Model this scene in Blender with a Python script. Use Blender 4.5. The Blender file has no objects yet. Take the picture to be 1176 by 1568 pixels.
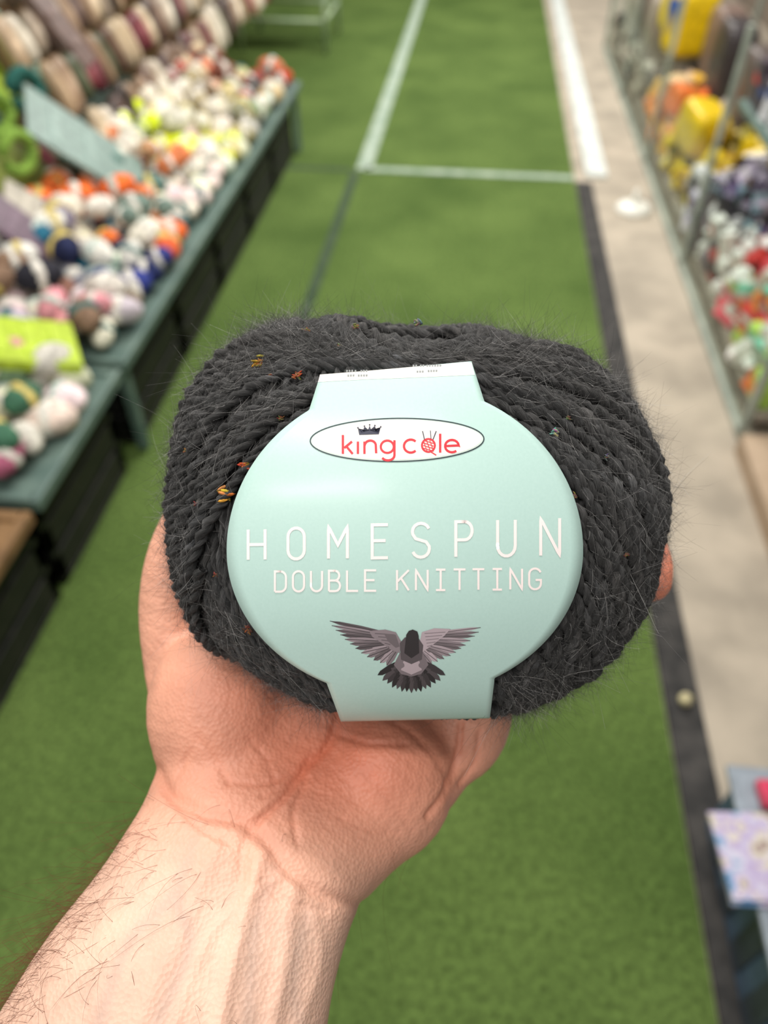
import bpy, math, random
import numpy as np
from mathutils import Matrix, Vector
random.seed(7); rng=np.random.default_rng(7)
scene=bpy.context.scene
try:
    scene.view_settings.view_transform='Standard'; scene.view_settings.look='None'
except Exception: pass
def lin(c,a=1.0):
    r=[]
    for x in c[:3]:
        x=x/255.0
        r.append(x/12.92 if x<=0.04045 else ((x+0.055)/1.055)**2.4)
    return (r[0],r[1],r[2],a)
# ------------------------------------------------------------ camera
H=1.55
PITCH=math.radians(44.9); YAW=math.radians(6.37)
cam_d=bpy.data.cameras.new("camera"); cam=bpy.data.objects.new("camera",cam_d)
scene.collection.objects.link(cam); scene.camera=cam
cam.location=(0,0,H); cam.rotation_euler=(PITCH,0,YAW)
cam_d.sensor_fit='VERTICAL'; cam_d.sensor_height=24; cam_d.lens=24*1150/1568
cam_d.clip_start=0.01; cam_d.clip_end=100
cam_d.dof.use_dof=True; cam_d.dof.focus_distance=0.178; cam_d.dof.aperture_fstop=cam_d.lens/2.9
# frame of the held ball (axes: right / up along label / out of label), origin 20.8 cm from the eye
ROT=Matrix.Rotation(YAW,4,'Z')@Matrix.Rotation(PITCH,4,'X')
FRAME=Matrix.Translation(Vector((0,0,H))+(ROT@Vector((0,0,-0.208))))@ROT
F0=1150.0; D0=20.8
def L(u,v,d):
    return np.array([(u-588)*d/F0,(784-v)*d/F0,D0-d])
# ------------------------------------------------------------ materials
def mat(name):
    m=bpy.data.materials.new(name); m.use_nodes=True
    nt=m.node_tree; b=nt.nodes["Principled BSDF"]
    return m,nt,b
def N(nt,t,**k):
    n=nt.nodes.new(t)
    for a,b in k.items(): setattr(n,a,b)
    return n
def noise_mat(name,c1,c2,scale,rough=0.8,bump=0.0,bscale=None,detail=4,coord='Object',spec=0.5,lo=0.35,hi=0.65):
    m,nt,b=mat(name)
    tc=N(nt,'ShaderNodeTexCoord'); n=N(nt,'ShaderNodeTexNoise'); n.inputs['Scale'].default_value=scale; n.inputs['Detail'].default_value=detail
    nt.links.new(tc.outputs[coord],n.inputs['Vector'])
    r=N(nt,'ShaderNodeValToRGB'); r.color_ramp.elements[0].position=lo; r.color_ramp.elements[1].position=hi
    r.color_ramp.elements[0].color=lin(c1); r.color_ramp.elements[1].color=lin(c2)
    nt.links.new(n.outputs['Fac'],r.inputs['Fac']); nt.links.new(r.outputs['Color'],b.inputs['Base Color'])
    b.inputs['Roughness'].default_value=rough; b.inputs['Specular IOR Level'].default_value=spec
    if bump:
        n2=N(nt,'ShaderNodeTexNoise'); n2.inputs['Scale'].default_value=bscale or scale*3; n2.inputs['Detail'].default_value=3
        nt.links.new(tc.outputs[coord],n2.inputs['Vector'])
        bp=N(nt,'ShaderNodeBump'); bp.inputs['Strength'].default_value=bump; bp.inputs['Distance'].default_value=0.01
        nt.links.new(n2.outputs['Fac'],bp.inputs['Height']); nt.links.new(bp.outputs['Normal'],b.inputs['Normal'])
    return m
def attr_mat(name,rough=0.8,nscale=60,namt=0.25,bump=0.2,spec=0.4,bdist=0.002,sheen=0,vec=None,lo=0.3,hi=0.7,nmax=None):
    m,nt,b=mat(name)
    at=N(nt,'ShaderNodeAttribute'); at.attribute_name='Col'
    n=N(nt,'ShaderNodeTexNoise'); n.inputs['Scale'].default_value=nscale; n.inputs['Detail'].default_value=4
    if vec:
        va=N(nt,'ShaderNodeAttribute'); va.attribute_name=vec; nt.links.new(va.outputs['Vector'],n.inputs['Vector'])
    else:
        tc=N(nt,'ShaderNodeTexCoord'); nt.links.new(tc.outputs['Object'],n.inputs['Vector'])
    mr=N(nt,'ShaderNodeMapRange'); mr.inputs['From Min'].default_value=lo; mr.inputs['From Max'].default_value=hi
    mr.inputs['To Min'].default_value=1-namt; mr.inputs['To Max'].default_value=nmax or 1+namt
    nt.links.new(n.outputs['Fac'],mr.inputs['Value'])
    vm=N(nt,'ShaderNodeVectorMath',operation='SCALE'); nt.links.new(at.outputs['Color'],vm.inputs[0]); nt.links.new(mr.outputs['Result'],vm.inputs['Scale'])
    nt.links.new(vm.outputs['Vector'],b.inputs['Base Color'])
    b.inputs['Roughness'].default_value=rough; b.inputs['Specular IOR Level'].default_value=spec
    if sheen: b.inputs['Sheen Weight'].default_value=sheen
    if bump:
        bp=N(nt,'ShaderNodeBump'); bp.inputs['Strength'].default_value=bump; bp.inputs['Distance'].default_value=bdist
        nt.links.new(n.outputs['Fac'],bp.inputs['Height']); nt.links.new(bp.outputs['Normal'],b.inputs['Normal'])
    return m,nt,b
# ------------------------------------------------------------ mesh helpers
class MB:
    def __init__(s): s.v=[];s.f=[];s.c=[];s.n=0
    def add(s,v,f,col=(0.5,0.5,0.5,1)):
        v=np.asarray(v,float); s.v.append(v); s.f+= [tuple(i+s.n for i in q) for q in f]
        c=np.asarray(col,float)
        if c.ndim==1: c=np.tile(c,(len(v),1))
        s.c.append(c); s.n+=len(v)
    def obj(s,name,m,parent=None,scale=1.0,smooth=True,bevel=0):
        me=bpy.data.meshes.new(name); V=np.concatenate(s.v)*scale
        me.from_pydata(V.tolist(),[],s.f)
        a=me.color_attributes.new('Col','FLOAT_COLOR','POINT'); a.data.foreach_set('color',np.concatenate(s.c).ravel())
        if smooth: me.polygons.foreach_set('use_smooth',[True]*len(me.polygons))
        me.materials.append(m); o=bpy.data.objects.new(name,me); scene.collection.objects.link(o)
        if parent: o.parent=parent
        if bevel:
            b=o.modifiers.new('bevel','BEVEL'); b.width=bevel; b.segments=2; b.limit_method='ANGLE'
        me.update(); return o
def empty(name,mx=None):
    o=bpy.data.objects.new(name,None); scene.collection.objects.link(o); o.empty_display_size=0.05
    if mx is not None: o.matrix_world=mx
    return o
def fastmesh(name,V,Q,col,m,parent=None,smooth=True,vec=None):
    me=bpy.data.meshes.new(name); V=np.ascontiguousarray(V,dtype=np.float32); Q=np.ascontiguousarray(Q,dtype=np.int32)
    k=Q.shape[1]
    me.vertices.add(len(V)); me.vertices.foreach_set('co',V.ravel())
    me.loops.add(Q.size); me.loops.foreach_set('vertex_index',Q.ravel())
    me.polygons.add(len(Q)); me.polygons.foreach_set('loop_start',np.arange(0,Q.size,k,dtype=np.int32))
    try: me.polygons.foreach_set('loop_total',np.full(len(Q),k,dtype=np.int32))
    except Exception: pass
    me.update(calc_edges=True)
    a=me.color_attributes.new('Col','FLOAT_COLOR','POINT'); a.data.foreach_set('color',np.ascontiguousarray(col,dtype=np.float32).ravel())
    if vec is not None:
        a=me.attributes.new('suv','FLOAT_VECTOR','POINT'); a.data.foreach_set('vector',np.ascontiguousarray(vec,dtype=np.float32).ravel())
    if smooth: me.polygons.foreach_set('use_smooth',[True]*len(Q))
    me.materials.append(m); o=bpy.data.objects.new(name,me); scene.collection.objects.link(o)
    if parent: o.parent=parent
    return o
def rotm(rx,ry,rz):
    return np.array((Matrix.Rotation(rz,3,'Z')@Matrix.Rotation(ry,3,'Y')@Matrix.Rotation(rx,3,'X')))
def box(mb,c,s,col=(0.5,0.5,0.5,1),r=(0,0,0)):
    x,y,z=[a/2 for a in s]
    v=np.array([(-x,-y,-z),(x,-y,-z),(x,y,-z),(-x,y,-z),(-x,-y,z),(x,-y,z),(x,y,z),(-x,y,z)])@rotm(*r).T+np.array(c)
    mb.add(v,[(0,3,2,1),(4,5,6,7),(0,1,5,4),(1,2,6,5),(2,3,7,6),(3,0,4,7)],col)
def sell(mb,c,rad,col,e=1.0,r=(0,0,0),nu=14,nv=9,ridge=0,f=None):
    def sp(x,p): return np.sign(x)*np.abs(x)**p
    V=[];C=[]
    ph=np.linspace(-math.pi/2,math.pi/2,nv); th=np.linspace(0,2*math.pi,nu,endpoint=False)
    col=np.array(col)
    for i,p in enumerate(ph):
        for j,t in enumerate(th):
            rr=1+ridge*(0.5 if (i+j)%2 else -0.5)
            V.append((rad[0]*sp(math.cos(p),e)*sp(math.cos(t),e)*rr,rad[1]*sp(math.cos(p),e)*sp(math.sin(t),e)*rr,rad[2]*sp(math.sin(p),e)*rr))
            k=1+0.35*(((i*3+j*5)%4)/3-0.5)*(1 if ridge else 0)
            cc=np.array([col[0]*k,col[1]*k,col[2]*k,1])
            if f is not None: 
                q=f(i/(nv-1),j/nu); 
                if q is not None: cc=np.array(q)
            C.append(cc)
    F=[]
    for i in range(nv-1):
        for j in range(nu):
            F.append((i*nu+j,i*nu+(j+1)%nu,(i+1)*nu+(j+1)%nu,(i+1)*nu+j))
    mb.add(np.array(V)@rotm(*r).T+np.array(c),F,np.array(C))
def tube_pts(P,R,n=10,cap=True):
    P=np.array(P,float); R=np.array(R,float)
    if cap:
        d0=P[0]-P[1]; d0/=np.linalg.norm(d0); d1=P[-1]-P[-2]; d1/=np.linalg.norm(d1)
        A=[];AR=[]
        for a in (89,60,30): A.append(P[0]+d0*R[0]*math.sin(math.radians(a))); AR.append(R[0]*math.cos(math.radians(a)))
        B=[];BR=[]
        for a in (30,60,89): B.append(P[-1]+d1*R[-1]*math.sin(math.radians(a))); BR.append(R[-1]*math.cos(math.radians(a)))
        P=np.vstack([A,P,B]); R=np.concatenate([AR,R,BR])
    T=np.gradient(P,axis=0); T/=np.linalg.norm(T,axis=1)[:,None]+1e-12
    ref=np.array([0,0,1.0]) if abs(T[:,2]).mean()<0.8 else np.array([1.0,0,0])
    B=np.cross(T,ref); B/=np.linalg.norm(B,axis=1)[:,None]+1e-12; Nn=np.cross(B,T)
    a=np.linspace(0,2*math.pi,n,endpoint=False)
    V=(P[:,None,:]+R[:,None,None]*(np.cos(a)[None,:,None]*B[:,None,:]+np.sin(a)[None,:,None]*Nn[:,None,:])).reshape(-1,3)
    F=[]
    m=len(P)
    for i in range(m-1):
        for j in range(n): F.append((i*n+j,i*n+(j+1)%n,(i+1)*n+(j+1)%n,(i+1)*n+j))
    F.append(tuple(range(n-1,-1,-1))); F.append(tuple((m-1)*n+j for j in range(n)))
    return V,F
def catmull(P,k=6):
    P=np.array(P,float); Q=np.vstack([2*P[0]-P[1],P,2*P[-1]-P[-2]]); out=[]
    for i in range(1,len(Q)-2):
        for t in np.linspace(0,1,k,endpoint=False):
            out.append(0.5*((2*Q[i])+(-Q[i-1]+Q[i+1])*t+(2*Q[i-1]-5*Q[i]+4*Q[i+1]-Q[i+2])*t*t+(-Q[i-1]+3*Q[i]-3*Q[i+1]+Q[i+2])*t**3))
    out.append(P[-1]); return np.array(out)
# ============================================================ YARN BALL
CX=(637-588)*D0/F0; CY=(784-795)*D0/F0; CZ=3.55
outl=[(300,576),(335,534),(390,500),(480,478),(560,474),(650,474),(740,482),(820,506),(885,542),(935,583),(990,660),(1016,740),(1020,790),(1010,870),(985,945),(945,1005),(895,1048),(840,1080),(780,1098),(640,1106),(520,1104),(450,1085),(390,1050),(325,1000),(285,940),(264,880),(253,800),(254,740),(262,670),(278,615)]
oa=np.array([(math.atan2(795-v,u-637),math.hypot(795-v,u-637)) for u,v in outl]); oa=oa[np.argsort(oa[:,0])]
tg=np.linspace(-math.pi,math.pi,721)
rg=np.interp(tg,np.concatenate([oa[:,0]-2*math.pi,oa[:,0],oa[:,0]+2*math.pi]),np.tile(oa[:,1],3))
ker=np.exp(-np.linspace(-2,2,25)**2); ker/=ker.sum()
rg=np.convolve(np.concatenate([rg[-13:-1],rg,rg[1:13]]),ker,'valid')*D0/F0*0.955
def Rt(th): return np.interp(th,tg,rg)
def ballmap(n,mult=1.0):
    th=np.arctan2(n[:,1],n[:,0]); rho=np.hypot(n[:,0],n[:,1]); R=Rt(th)*rho*mult
    return np.stack([CX+R*np.cos(th),CY+R*np.sin(th),CZ*mult*np.sign(n[:,2])*np.abs(n[:,2])**0.8],1)
def ballz(x,y):
    th=math.atan2(y-CY,x-CX); q=min(0.99,math.hypot(x-CX,y-CY)/Rt(th)); return CZ*(1-q*q)**0.4
ball=empty("yarn_ball",FRAME)
# ---- label geometry functions
RY=float(Rt(math.pi/2)); RYB=float(Rt(-math.pi/2))
prof=[]
for a in np.radians(np.linspace(-88,72,320)):
    s=math.sin(a); y=CY+(RY if s>0 else RYB)*1.0*s; z=CZ*abs(math.cos(a))**0.8+0.30
    d=D0-z; v=784-y/d*F0; prof.append((v,y,z))
prof=np.array(prof)[::-1]
kmin=int(np.argmax(prof[:,0])); prof_m=prof[:kmin+1]
def lab(u,v,off=0.0):
    y=np.interp(v,prof_m[:,0],prof_m[:,1]); z=np.interp(v,prof_m[:,0],prof_m[:,2])
    if v>prof_m[-1,0]:
        e=v-prof_m[-1,0]; z=prof_m[-1,2]-e*0.02; y=(784-v)*(D0-z)/F0
    d=D0-z; x=(u-588)*d/F0; dx=(x-0.55)
    z2=z-0.62*(dx/4.1)**2+off; d2=D0-z2
    return np.array([(u-588)*d2/F0,(784-v)*d2/F0,z2])
def edges(v):
    b_=255 if v<843 else 226
    q=1-((v-843)/b_)**2
    wl=273*math.sqrt(q) if q>0 else 0
    sl=np.interp(v,[560,575,632,1043,1105],[492,490,472,499,522]); sr=np.interp(v,[553,625,1043,1100],[722,745,757,750])
    return min(sl,620-wl),max(sr,620+wl)
vv_=np.arange(545,1115); ee=np.array([edges(v) for v in vv_])
def in_label(P,mar=0):
    d=D0-P[:,2]; u=588+P[:,0]/d*F0; v=784-P[:,1]/d*F0
    l=np.interp(v,vv_,ee[:,0]); r=np.interp(v,vv_,ee[:,1])
    return (P[:,2]>0.3)&(v>556-mar)&(v<1104+mar)&(u>l-mar)&(u<r+mar)
def press(P,gap):
    """the paper band presses the strands under it"""
    d=D0-P[:,2]; u=588+P[:,0]/d*F0; v=784-P[:,1]/d*F0
    l=np.interp(v,vv_,ee[:,0]); r=np.interp(v,vv_,ee[:,1])
    zl=np.interp(v,prof_m[:,0],prof_m[:,2])-0.62*((P[:,0]-0.55)/4.1)**2-gap
    m=(P[:,2]>0.3)&(v>548)&(v<1112)&(u>l-12)&(u<r+12)&(P[:,2]>zl)
    P=P.copy(); P[m,2]=zl[m]; return P
TILT=math.radians(16)
ax=np.array([0.0,math.cos(TILT),math.sin(TILT)])
ax=ax+np.array([-0.02,0,0]); ax/=np.linalg.norm(ax)
e_a=np.cross(ax,[0,0,1.0]); e_a/=np.linalg.norm(e_a); e_b=np.cross(ax,e_a)
def sm(s,seed,fr):
    r=np.random.default_rng(seed); o=0
    for k in range(5): o=o+np.sin(s*fr*(1+k*0.73)+r.uniform(0,6.28))*(0.8**k)
    return o/2.2
def winding(NL,alpha0,m0,m1,rad,spl,phi0,seed,alvar=0.05):
    n=NL*spl; t=np.linspace(0,2*math.pi*NL,n); ph=phi0+t/NL+0.016*sm(t,seed+5,0.9)+0.009*sm(t,seed+6,2.9)
    al=alpha0+alvar*sm(t,seed,0.11)+0.04*sm(t,seed+1,0.47)
    e=np.cos(ph)[:,None]*e_a+np.sin(ph)[:,None]*e_b
    m=np.sin(al)[:,None]*ax+np.cos(al)[:,None]*e
    e1=np.cross(ax[None,:],m); e1/=np.linalg.norm(e1,axis=1)[:,None]; e2=np.cross(m,e1)
    p=np.cos(t)[:,None]*e1+np.sin(t)[:,None]*e2
    mult=m0+(m1-m0)*t/t[-1]+0.016*sm(t,seed+2,1.3)
    P=press(ballmap(p,mult),rad*1.22)
    T=np.gradient(P,axis=0); ds=np.linalg.norm(T,axis=1)+1e-9; T/=ds[:,None]; s=np.cumsum(ds)
    Nn=P-np.array([CX,CY,0])[None]; Nn-= (Nn*T).sum(1)[:,None]*T; Nn/=np.linalg.norm(Nn,axis=1)[:,None]; B=np.cross(T,Nn)
    allV=[];allQ=[];allC=[];allS=[];off=0
    nr=7; a=np.linspace(0,2*math.pi,nr,endpoint=False)
    for ply in range(2):
        w=s*2*math.pi/0.80+ply*math.pi+1.2*sm(s,seed+9,0.5)
        o=np.cos(w)[:,None]*Nn+np.sin(w)[:,None]*B
        rr=rad*(1+0.24*sm(s,seed+3+ply,1.7)+0.12*sm(s,seed+13+ply,6))
        C=P+o*(rad*0.44)
        V=C[:,None,:]+(rr*0.62)[:,None,None]*(np.cos(a)[None,:,None]*Nn[:,None,:]+np.sin(a)[None,:,None]*B[:,None,:])
        V=V+0.012*rng.standard_normal(V.shape)
        V=V.reshape(-1,3)
        i=np.arange(n-1)[:,None]*nr; j=np.arange(nr)[None,:]; j2=(j+1)%nr
        Q=np.stack([i+j,i+j2,i+nr+j2,i+nr+j],-1).reshape(-1,4)+off
        g=0.019*np.exp(0.75*sm(s,seed+20+ply,0.7)+0.55*sm(s,seed+30+ply,4.0))
        g=g[:,None]*np.ones((1,nr))
        wm=sm(s,seed+60,0.35)[:,None]
        c=np.stack([g*(1.0+0.05*wm),g*0.98,g*(0.99-0.05*wm),np.ones_like(g)],-1).reshape(-1,4)
        aa=a[None,:]-w[:,None]*0.6
        S=np.stack([np.repeat((s*0.9+ply*50)[:,None],nr,1),np.cos(aa)*3.2,np.sin(aa)*3.2],-1).reshape(-1,3)
        allV.append(V);allQ.append(Q);allC.append(c);allS.append(S);off+=len(V)
    return np.concatenate(allV),np.concatenate(allQ),np.concatenate(allC),P,Nn,T,np.concatenate(allS),B
m_yarn,nt,b=attr_mat("charcoal_wool",rough=0.8,nscale=2.6,namt=0.85,bump=1.0,spec=0.3,bdist=0.0007,sheen=0.12,vec='suv',lo=0.38,hi=0.68,nmax=3.0)
b.inputs['Sheen Roughness'].default_value=0.5
W1=winding(116,math.radians(33),0.90,1.01,0.162,250,2.2,3)
fastmesh("wound_strands",W1[0]*0.01,W1[1],W1[2],m_yarn,ball,vec=W1[6])
W2=winding(90,math.radians(20),0.90,0.965,0.17,210,0.6,50,0.05)
fastmesh("inner_strands",W2[0]*0.01,W2[1],W2[2],m_yarn,ball,vec=W2[6])
W3=winding(40,math.radians(10),0.80,0.88,0.19,180,1.6,80,0.05)
fastmesh("deep_strands",W3[0]*0.01,W3[1],W3[2],m_yarn,ball,vec=W3[6])
th=np.linspace(0,2*math.pi,48,endpoint=False); ph=np.linspace(0.001,math.pi-0.001,30)
n=np.array([[math.sin(p)*math.cos(t),math.sin(p)*math.sin(t),math.cos(p)] for p in ph for t in th])
ca=np.clip(n@ax,-1,1); an=np.arccos(ca); mult=0.86*(1-0.55*np.exp(-(an/0.42)**2)-0.3*np.exp(-((math.pi-an)/0.4)**2))
V=ballmap(n,mult); Q=[]
for i in range(29):
    for j in range(48): Q.append((i*48+j,(i+1)*48+j,(i+1)*48+(j+1)%48,i*48+(j+1)%48))
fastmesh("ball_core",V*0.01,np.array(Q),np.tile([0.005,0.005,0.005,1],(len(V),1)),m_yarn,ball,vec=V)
# fuzz
def hairs(P,D,Ln,rad,bend,k=5):
    n=len(P); t=np.linspace(0,1,k)
    D=D/np.linalg.norm(D,axis=1)[:,None]
    C=P[:,None,:]+D[:,None,:]*(t[None,:,None]*Ln[:,None,None])+bend[:,None,:]*((t**2)[None,:,None]*Ln[:,None,None])
    ref=rng.standard_normal((n,3)); A=np.cross(D,ref); A/=np.linalg.norm(A,axis=1)[:,None]; B=np.cross(D,A)
    V=[]
    for a in (0,2.094,4.189):
        V.append(C+(rad*(1-0.6*t))[None,:,None]*(math.cos(a)*A+math.sin(a)*B)[:,None,:])
    V=np.stack(V,2).reshape(-1,3)
    base=np.arange(n)[:,None,None]*(k*3); i=np.arange(k-1)[None,:,None]*3; j=np.arange(3)[None,None,:]; j2=(j+1)%3
    Q=np.stack([base+i+j,base+i+j2,base+i+3+j2,base+i+3+j],-1).reshape(-1,4)
    return V,Q
m_fz,_,_=attr_mat("wool_fuzz",rough=0.85,namt=0.1,bump=0,spec=0.3)
def fuzz(name,cnt,kN,kT,kR,ln,rad,lo,hi,src,offr,longn=0):
    idx=rng.integers(0,len(src[3]),cnt)
    aa=rng.uniform(-1.2,1.2,cnt); offv=np.cos(aa)[:,None]*src[4][idx]+np.sin(aa)[:,None]*src[7][idx]
    P=src[3][idx]+offv*offr
    D=offv*kN+src[5][idx]*np.sign(rng.uniform(-1,1,(cnt,1)))*kT+kR*rng.standard_normal((cnt,3))
    Ln=np.minimum(rng.gamma(2.2,ln/2.2,cnt)+0.05,1.0)
    if longn: Ln[:longn]=rng.uniform(0.9,1.8,longn)
    D/=np.linalg.norm(D,axis=1)[:,None]; bend=0.5*rng.standard_normal((cnt,3))
    keep=~(in_label(P,4)|in_label(P+D*Ln[:,None]*0.5+bend*Ln[:,None]*0.25,2)|in_label(P+(D+bend)*Ln[:,None],2))
    P,D,Ln,bend=P[keep],D[keep],Ln[keep],bend[keep]
    V,Q=hairs(P,D,Ln,rad,bend)
    cc=np.repeat(np.exp(rng.uniform(math.log(lo),math.log(hi),len(P))),15); fc=np.stack([cc,cc*0.98,cc*0.96,np.ones_like(cc)],1)
    fastmesh(name,V*0.01,Q,fc,m_fz,ball)
fuzz("surface_fibres",90000,0.30,1.0,0.30,0.34,0.0030,0.012,0.5,W1,0.165)
fuzz("wool_fuzz",30000,0.9,0.7,0.6,0.24,0.0021,0.02,0.25,W1,0.15,40)
fuzz("inner_fibres",18000,0.4,1.0,0.35,0.3,0.0028,0.02,0.3,W2,0.165)
# tweed flecks
mb=MB()
for (u,v,s,c) in [(396,556,9,(190,120,40)),(455,575,6,(150,90,46)),(347,756,12,(206,160,62)),(374,712,8,(184,100,44)),(300,772,6,(100,60,44)),(415,575,4,(136,90,60)),(288,600,7,(120,80,54)),(520,530,5,(130,100,64)),(380,965,6,(104,66,46)),(870,640,4,(110,90,60)),(960,850,4,(110,66,46)),(545,500,5,(140,112,74)),(640,494,8,(130,128,120)),(850,662,7,(136,134,130)),(880,760,5,(110,86,66)),(330,880,4,(110,70,50)),(285,690,4,(120,80,50)),(930,700,4,(110,106,100)),(470,505,5,(150,110,60)),(430,640,4,(120,84,54))]:
    d=18.5
    for _ in range(6):
        x,y,_z=L(u,v,d); z=ballz(x,y)+0.13; d=D0-z
    p=L(u,v,d)
    for k in range(12):
        o=rng.standard_normal(3)*s*0.0060; o[2]*=0.4
        sell(mb,p+o,(s*0.011,s*0.0035,s*0.0035),lin([q*rng.uniform(.6,1.15) for q in c]),r=(0,0,rng.uniform(-1.2,0.9)),ridge=0.3,nu=8,nv=7)
mb.obj("tweed_flecks",m_fz,ball,scale=0.01)
# ============================================================ LABEL
rows=240; cols=28; V=[];Q=[]
curlT=[(0,1.3,1.9),(0,1.0,1.1),(0,0.45,0.45)]
for i in range(rows+1):
    t=i/rows
    for j in range(cols+1):
        s=j/cols
        vm=553+ (1105-553)*t
        l,r=edges(vm); u=l+(r-l)*s
        vt=575-(u-490)*0.095; vb=1105-(u-522)*0.022
        v=vt+(vb-vt)*t
        l,r=edges(v); u=l+(r-l)*s
        V.append(lab(u,v))
V=np.array(V).reshape(rows+1,cols+1,3)
top=[V[0]+np.array([0,-dy,-dz]) for _,dy,dz in curlT]
bot=[V[-1]+np.array([0,dy,-dz]) for dy,dz in ((0.05,0.4),(0.2,0.9),(0.5,1.6))]
V=np.concatenate([np.array(top),V,np.array(bot)]); nr_=V.shape[0]; V=V.reshape(-1,3)
for i in range(nr_-1):
    for j in range(cols):
        a=i*(cols+1)+j; Q.append((a,a+cols+1,a+cols+2,a+1))
m_lab,nt,b=mat("mint_label_paper")
tc=N(nt,'ShaderNodeTexCoord'); n_=N(nt,'ShaderNodeTexNoise'); n_.inputs['Scale'].default_value=1500; nt.links.new(tc.outputs['Object'],n_.inputs['Vector'])
r_=N(nt,'ShaderNodeValToRGB'); r_.color_ramp.elements[0].color=lin((172,202,195)); r_.color_ramp.elements[1].color=lin((181,210,203)); nt.links.new(n_.outputs['Fac'],r_.inputs['Fac']); nt.links.new(r_.outputs['Color'],b.inputs['Base Color'])
b.inputs['Roughness'].default_value=0.5; b.inputs['Specular IOR Level'].default_value=0.35
b.inputs['Coat Weight'].default_value=0.45; b.inputs['Coat Roughness'].default_value=0.21
n2=N(nt,'ShaderNodeTexNoise'); n2.inputs['Scale'].default_value=20; n2.inputs['Detail'].default_value=1; nt.links.new(tc.outputs['Object'],n2.inputs['Vector'])
bp=N(nt,'ShaderNodeBump'); bp.inputs['Strength'].default_value=0.9; bp.inputs['Distance'].default_value=0.003; nt.links.new(n2.outputs['Fac'],bp.inputs['Height']); nt.links.new(bp.outputs['Normal'],b.inputs['Coat Normal'])
ol=fastmesh("paper_band",V*0.01,np.array(Q),np.ones((len(V),4)),m_lab,ball)
so=ol.modifiers.new('th','SOLIDIFY'); so.thickness=0.00018; so.offset=-1
# --- printing
ink=MB(); 
def poly(pts,col,off=0.012,nsub=1):
    pts=np.array(pts,float); dense=[]
    for i in range(len(pts)):
        a=pts[i]; b_=pts[(i+1)%len(pts)]; k=max(1,int(np.linalg.norm(b_-a)/8))
        for t in range(k): dense.append(a+(b_-a)*t/k)
    dense=np.array(dense); c=dense.mean(0); rings=[1.0,0.75,0.5,0.25]
    V=[]
    for r in rings: V+=[lab(*(c+(p-c)*r),off) for p in dense]
    V.append(lab(*c,off)); n=len(dense); F=[]
    for k in range(len(rings)-1):
        for i in range(n): F.append((k*n+i,k*n+(i+1)%n,(k+1)*n+(i+1)%n,(k+1)*n+i))
    k=len(rings)-1
    for i in range(n): F.append((k*n+i,k*n+(i+1)%n,len(V)-1))
    ink.add(V,[q[::-1] for q in F],col)
def stroke(pts,w,col,closed=False,off=0.008,taper=False):
    pts=np.array(pts,float); out=[]
    m=len(pts); rngi=range(m if closed else m-1)
    for i in rngi:
        a=pts[i]; b_=pts[(i+1)%m]; k=max(1,int(np.linalg.norm(b_-a)/5))
        for t in range(k): out.append(a+(b_-a)*t/k)
    if not closed: out.append(pts[-1])
    out=np.array(out); n=len(out)
    V=[]
    for i in range(n):
        p0=out[(i-1)%n] if (closed or i>0) else out[i]; p1=out[(i+1)%n] if (closed or i<n-1) else out[i]
        d1=out[i]-p0; d2=p1-out[i]
        l1=np.linalg.norm(d1); l2=np.linalg.norm(d2)
        if l1<1e-9: d1=d2; l1=l2
        if l2<1e-9: d2=d1; l2=l1
        d1=d1/l1; d2=d2/l2; n1=np.array([-d1[1],d1[0]]); n2=np.array([-d2[1],d2[0]]); mm=n1+n2; q=np.linalg.norm(mm)
        mm=mm/q if q>1e-6 else n1; s=1/max(0.5,mm@n1)
        ww=w*(1-0.8*i/(n-1)) if taper else w
        V.append(lab(*(out[i]+mm*s*ww/2),off)); V.append(lab(*(out[i]-mm*s*ww/2),off))
    F=[]
    for i in range(n if closed else n-1):
        a=2*i; b_=2*((i+1)%n); F.append((a,b_,b_+1,a+1))
    ink.add(V,F,col)
def arc(cx,cy,rx,ry,a0,a1,n=10): return [(cx+rx*math.cos(math.radians(a)),cy+ry*math.sin(math.radians(a))) for a in np.linspace(a0,a1,n)]
G={}
G['H']=[[(0,0),(0,1)],[(1,0),(1,1)],[(0,.5),(1,.5)]]
G['O']=[arc(.5,.72,.5,.28,0,180)+arc(.5,.28,.5,.28,180,360)+['c']]
G['M']=[[(0,0),(0,1),(.5,.42),(1,1),(1,0)]]
G['E']=[[(1,0),(0,0),(0,1),(1,1)],[(0,.52),(.85,.52)]]
G['S']=[arc(.5,.76,.48,.24,20,180,8)+[(.04,.68),(.2,.55),(.8,.45),(.97,.32)]+arc(.5,.24,.48,.24,0,-160,8)]
G['P']=[[(0,0),(0,1),(.55,1)]+arc(.55,.74,.45,.26,90,-90)+[(0,.48)]]
G['U']=[[(0,1),(0,.28)]+arc(.5,.28,.5,.28,180,360)+[(1,1)]]
G['N']=[[(0,0),(0,1),(1,0),(1,1)]]
G['D']=[[(0,0),(0,1),(.5,1)]+arc(.5,.7,.5,.3,90,0,6)+arc(.5,.3,.5,.3,0,-90,6)+[(0,0)]]
G['B']=[[(0,0),(0,1),(.55,1)]+arc(.55,.76,.38,.24,90,-90,7)+[(0,.52)],[(.5,.52)]+arc(.58,.26,.42,.26,90,-90,7)+[(0,0)]]
G['L']=[[(0,1),(0,0),(1,0)]]
G['K']=[[(0,0),(0,1)],[(1,1),(.05,.45)],[(.32,.62),(1,0)]]
G['I']=[[(.5,0),(.5,1)],[(.1,1),(.9,1)],[(.1,0),(.9,0)]]
G['T']=[[(.5,0),(.5,1)],[(0,1),(1,1)]]
G['G']=[arc(.5,.72,.5,.28,20,180)+arc(.5,.28,.5,.28,180,360)+[(1,.45),(.55,.45)]]
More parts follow.
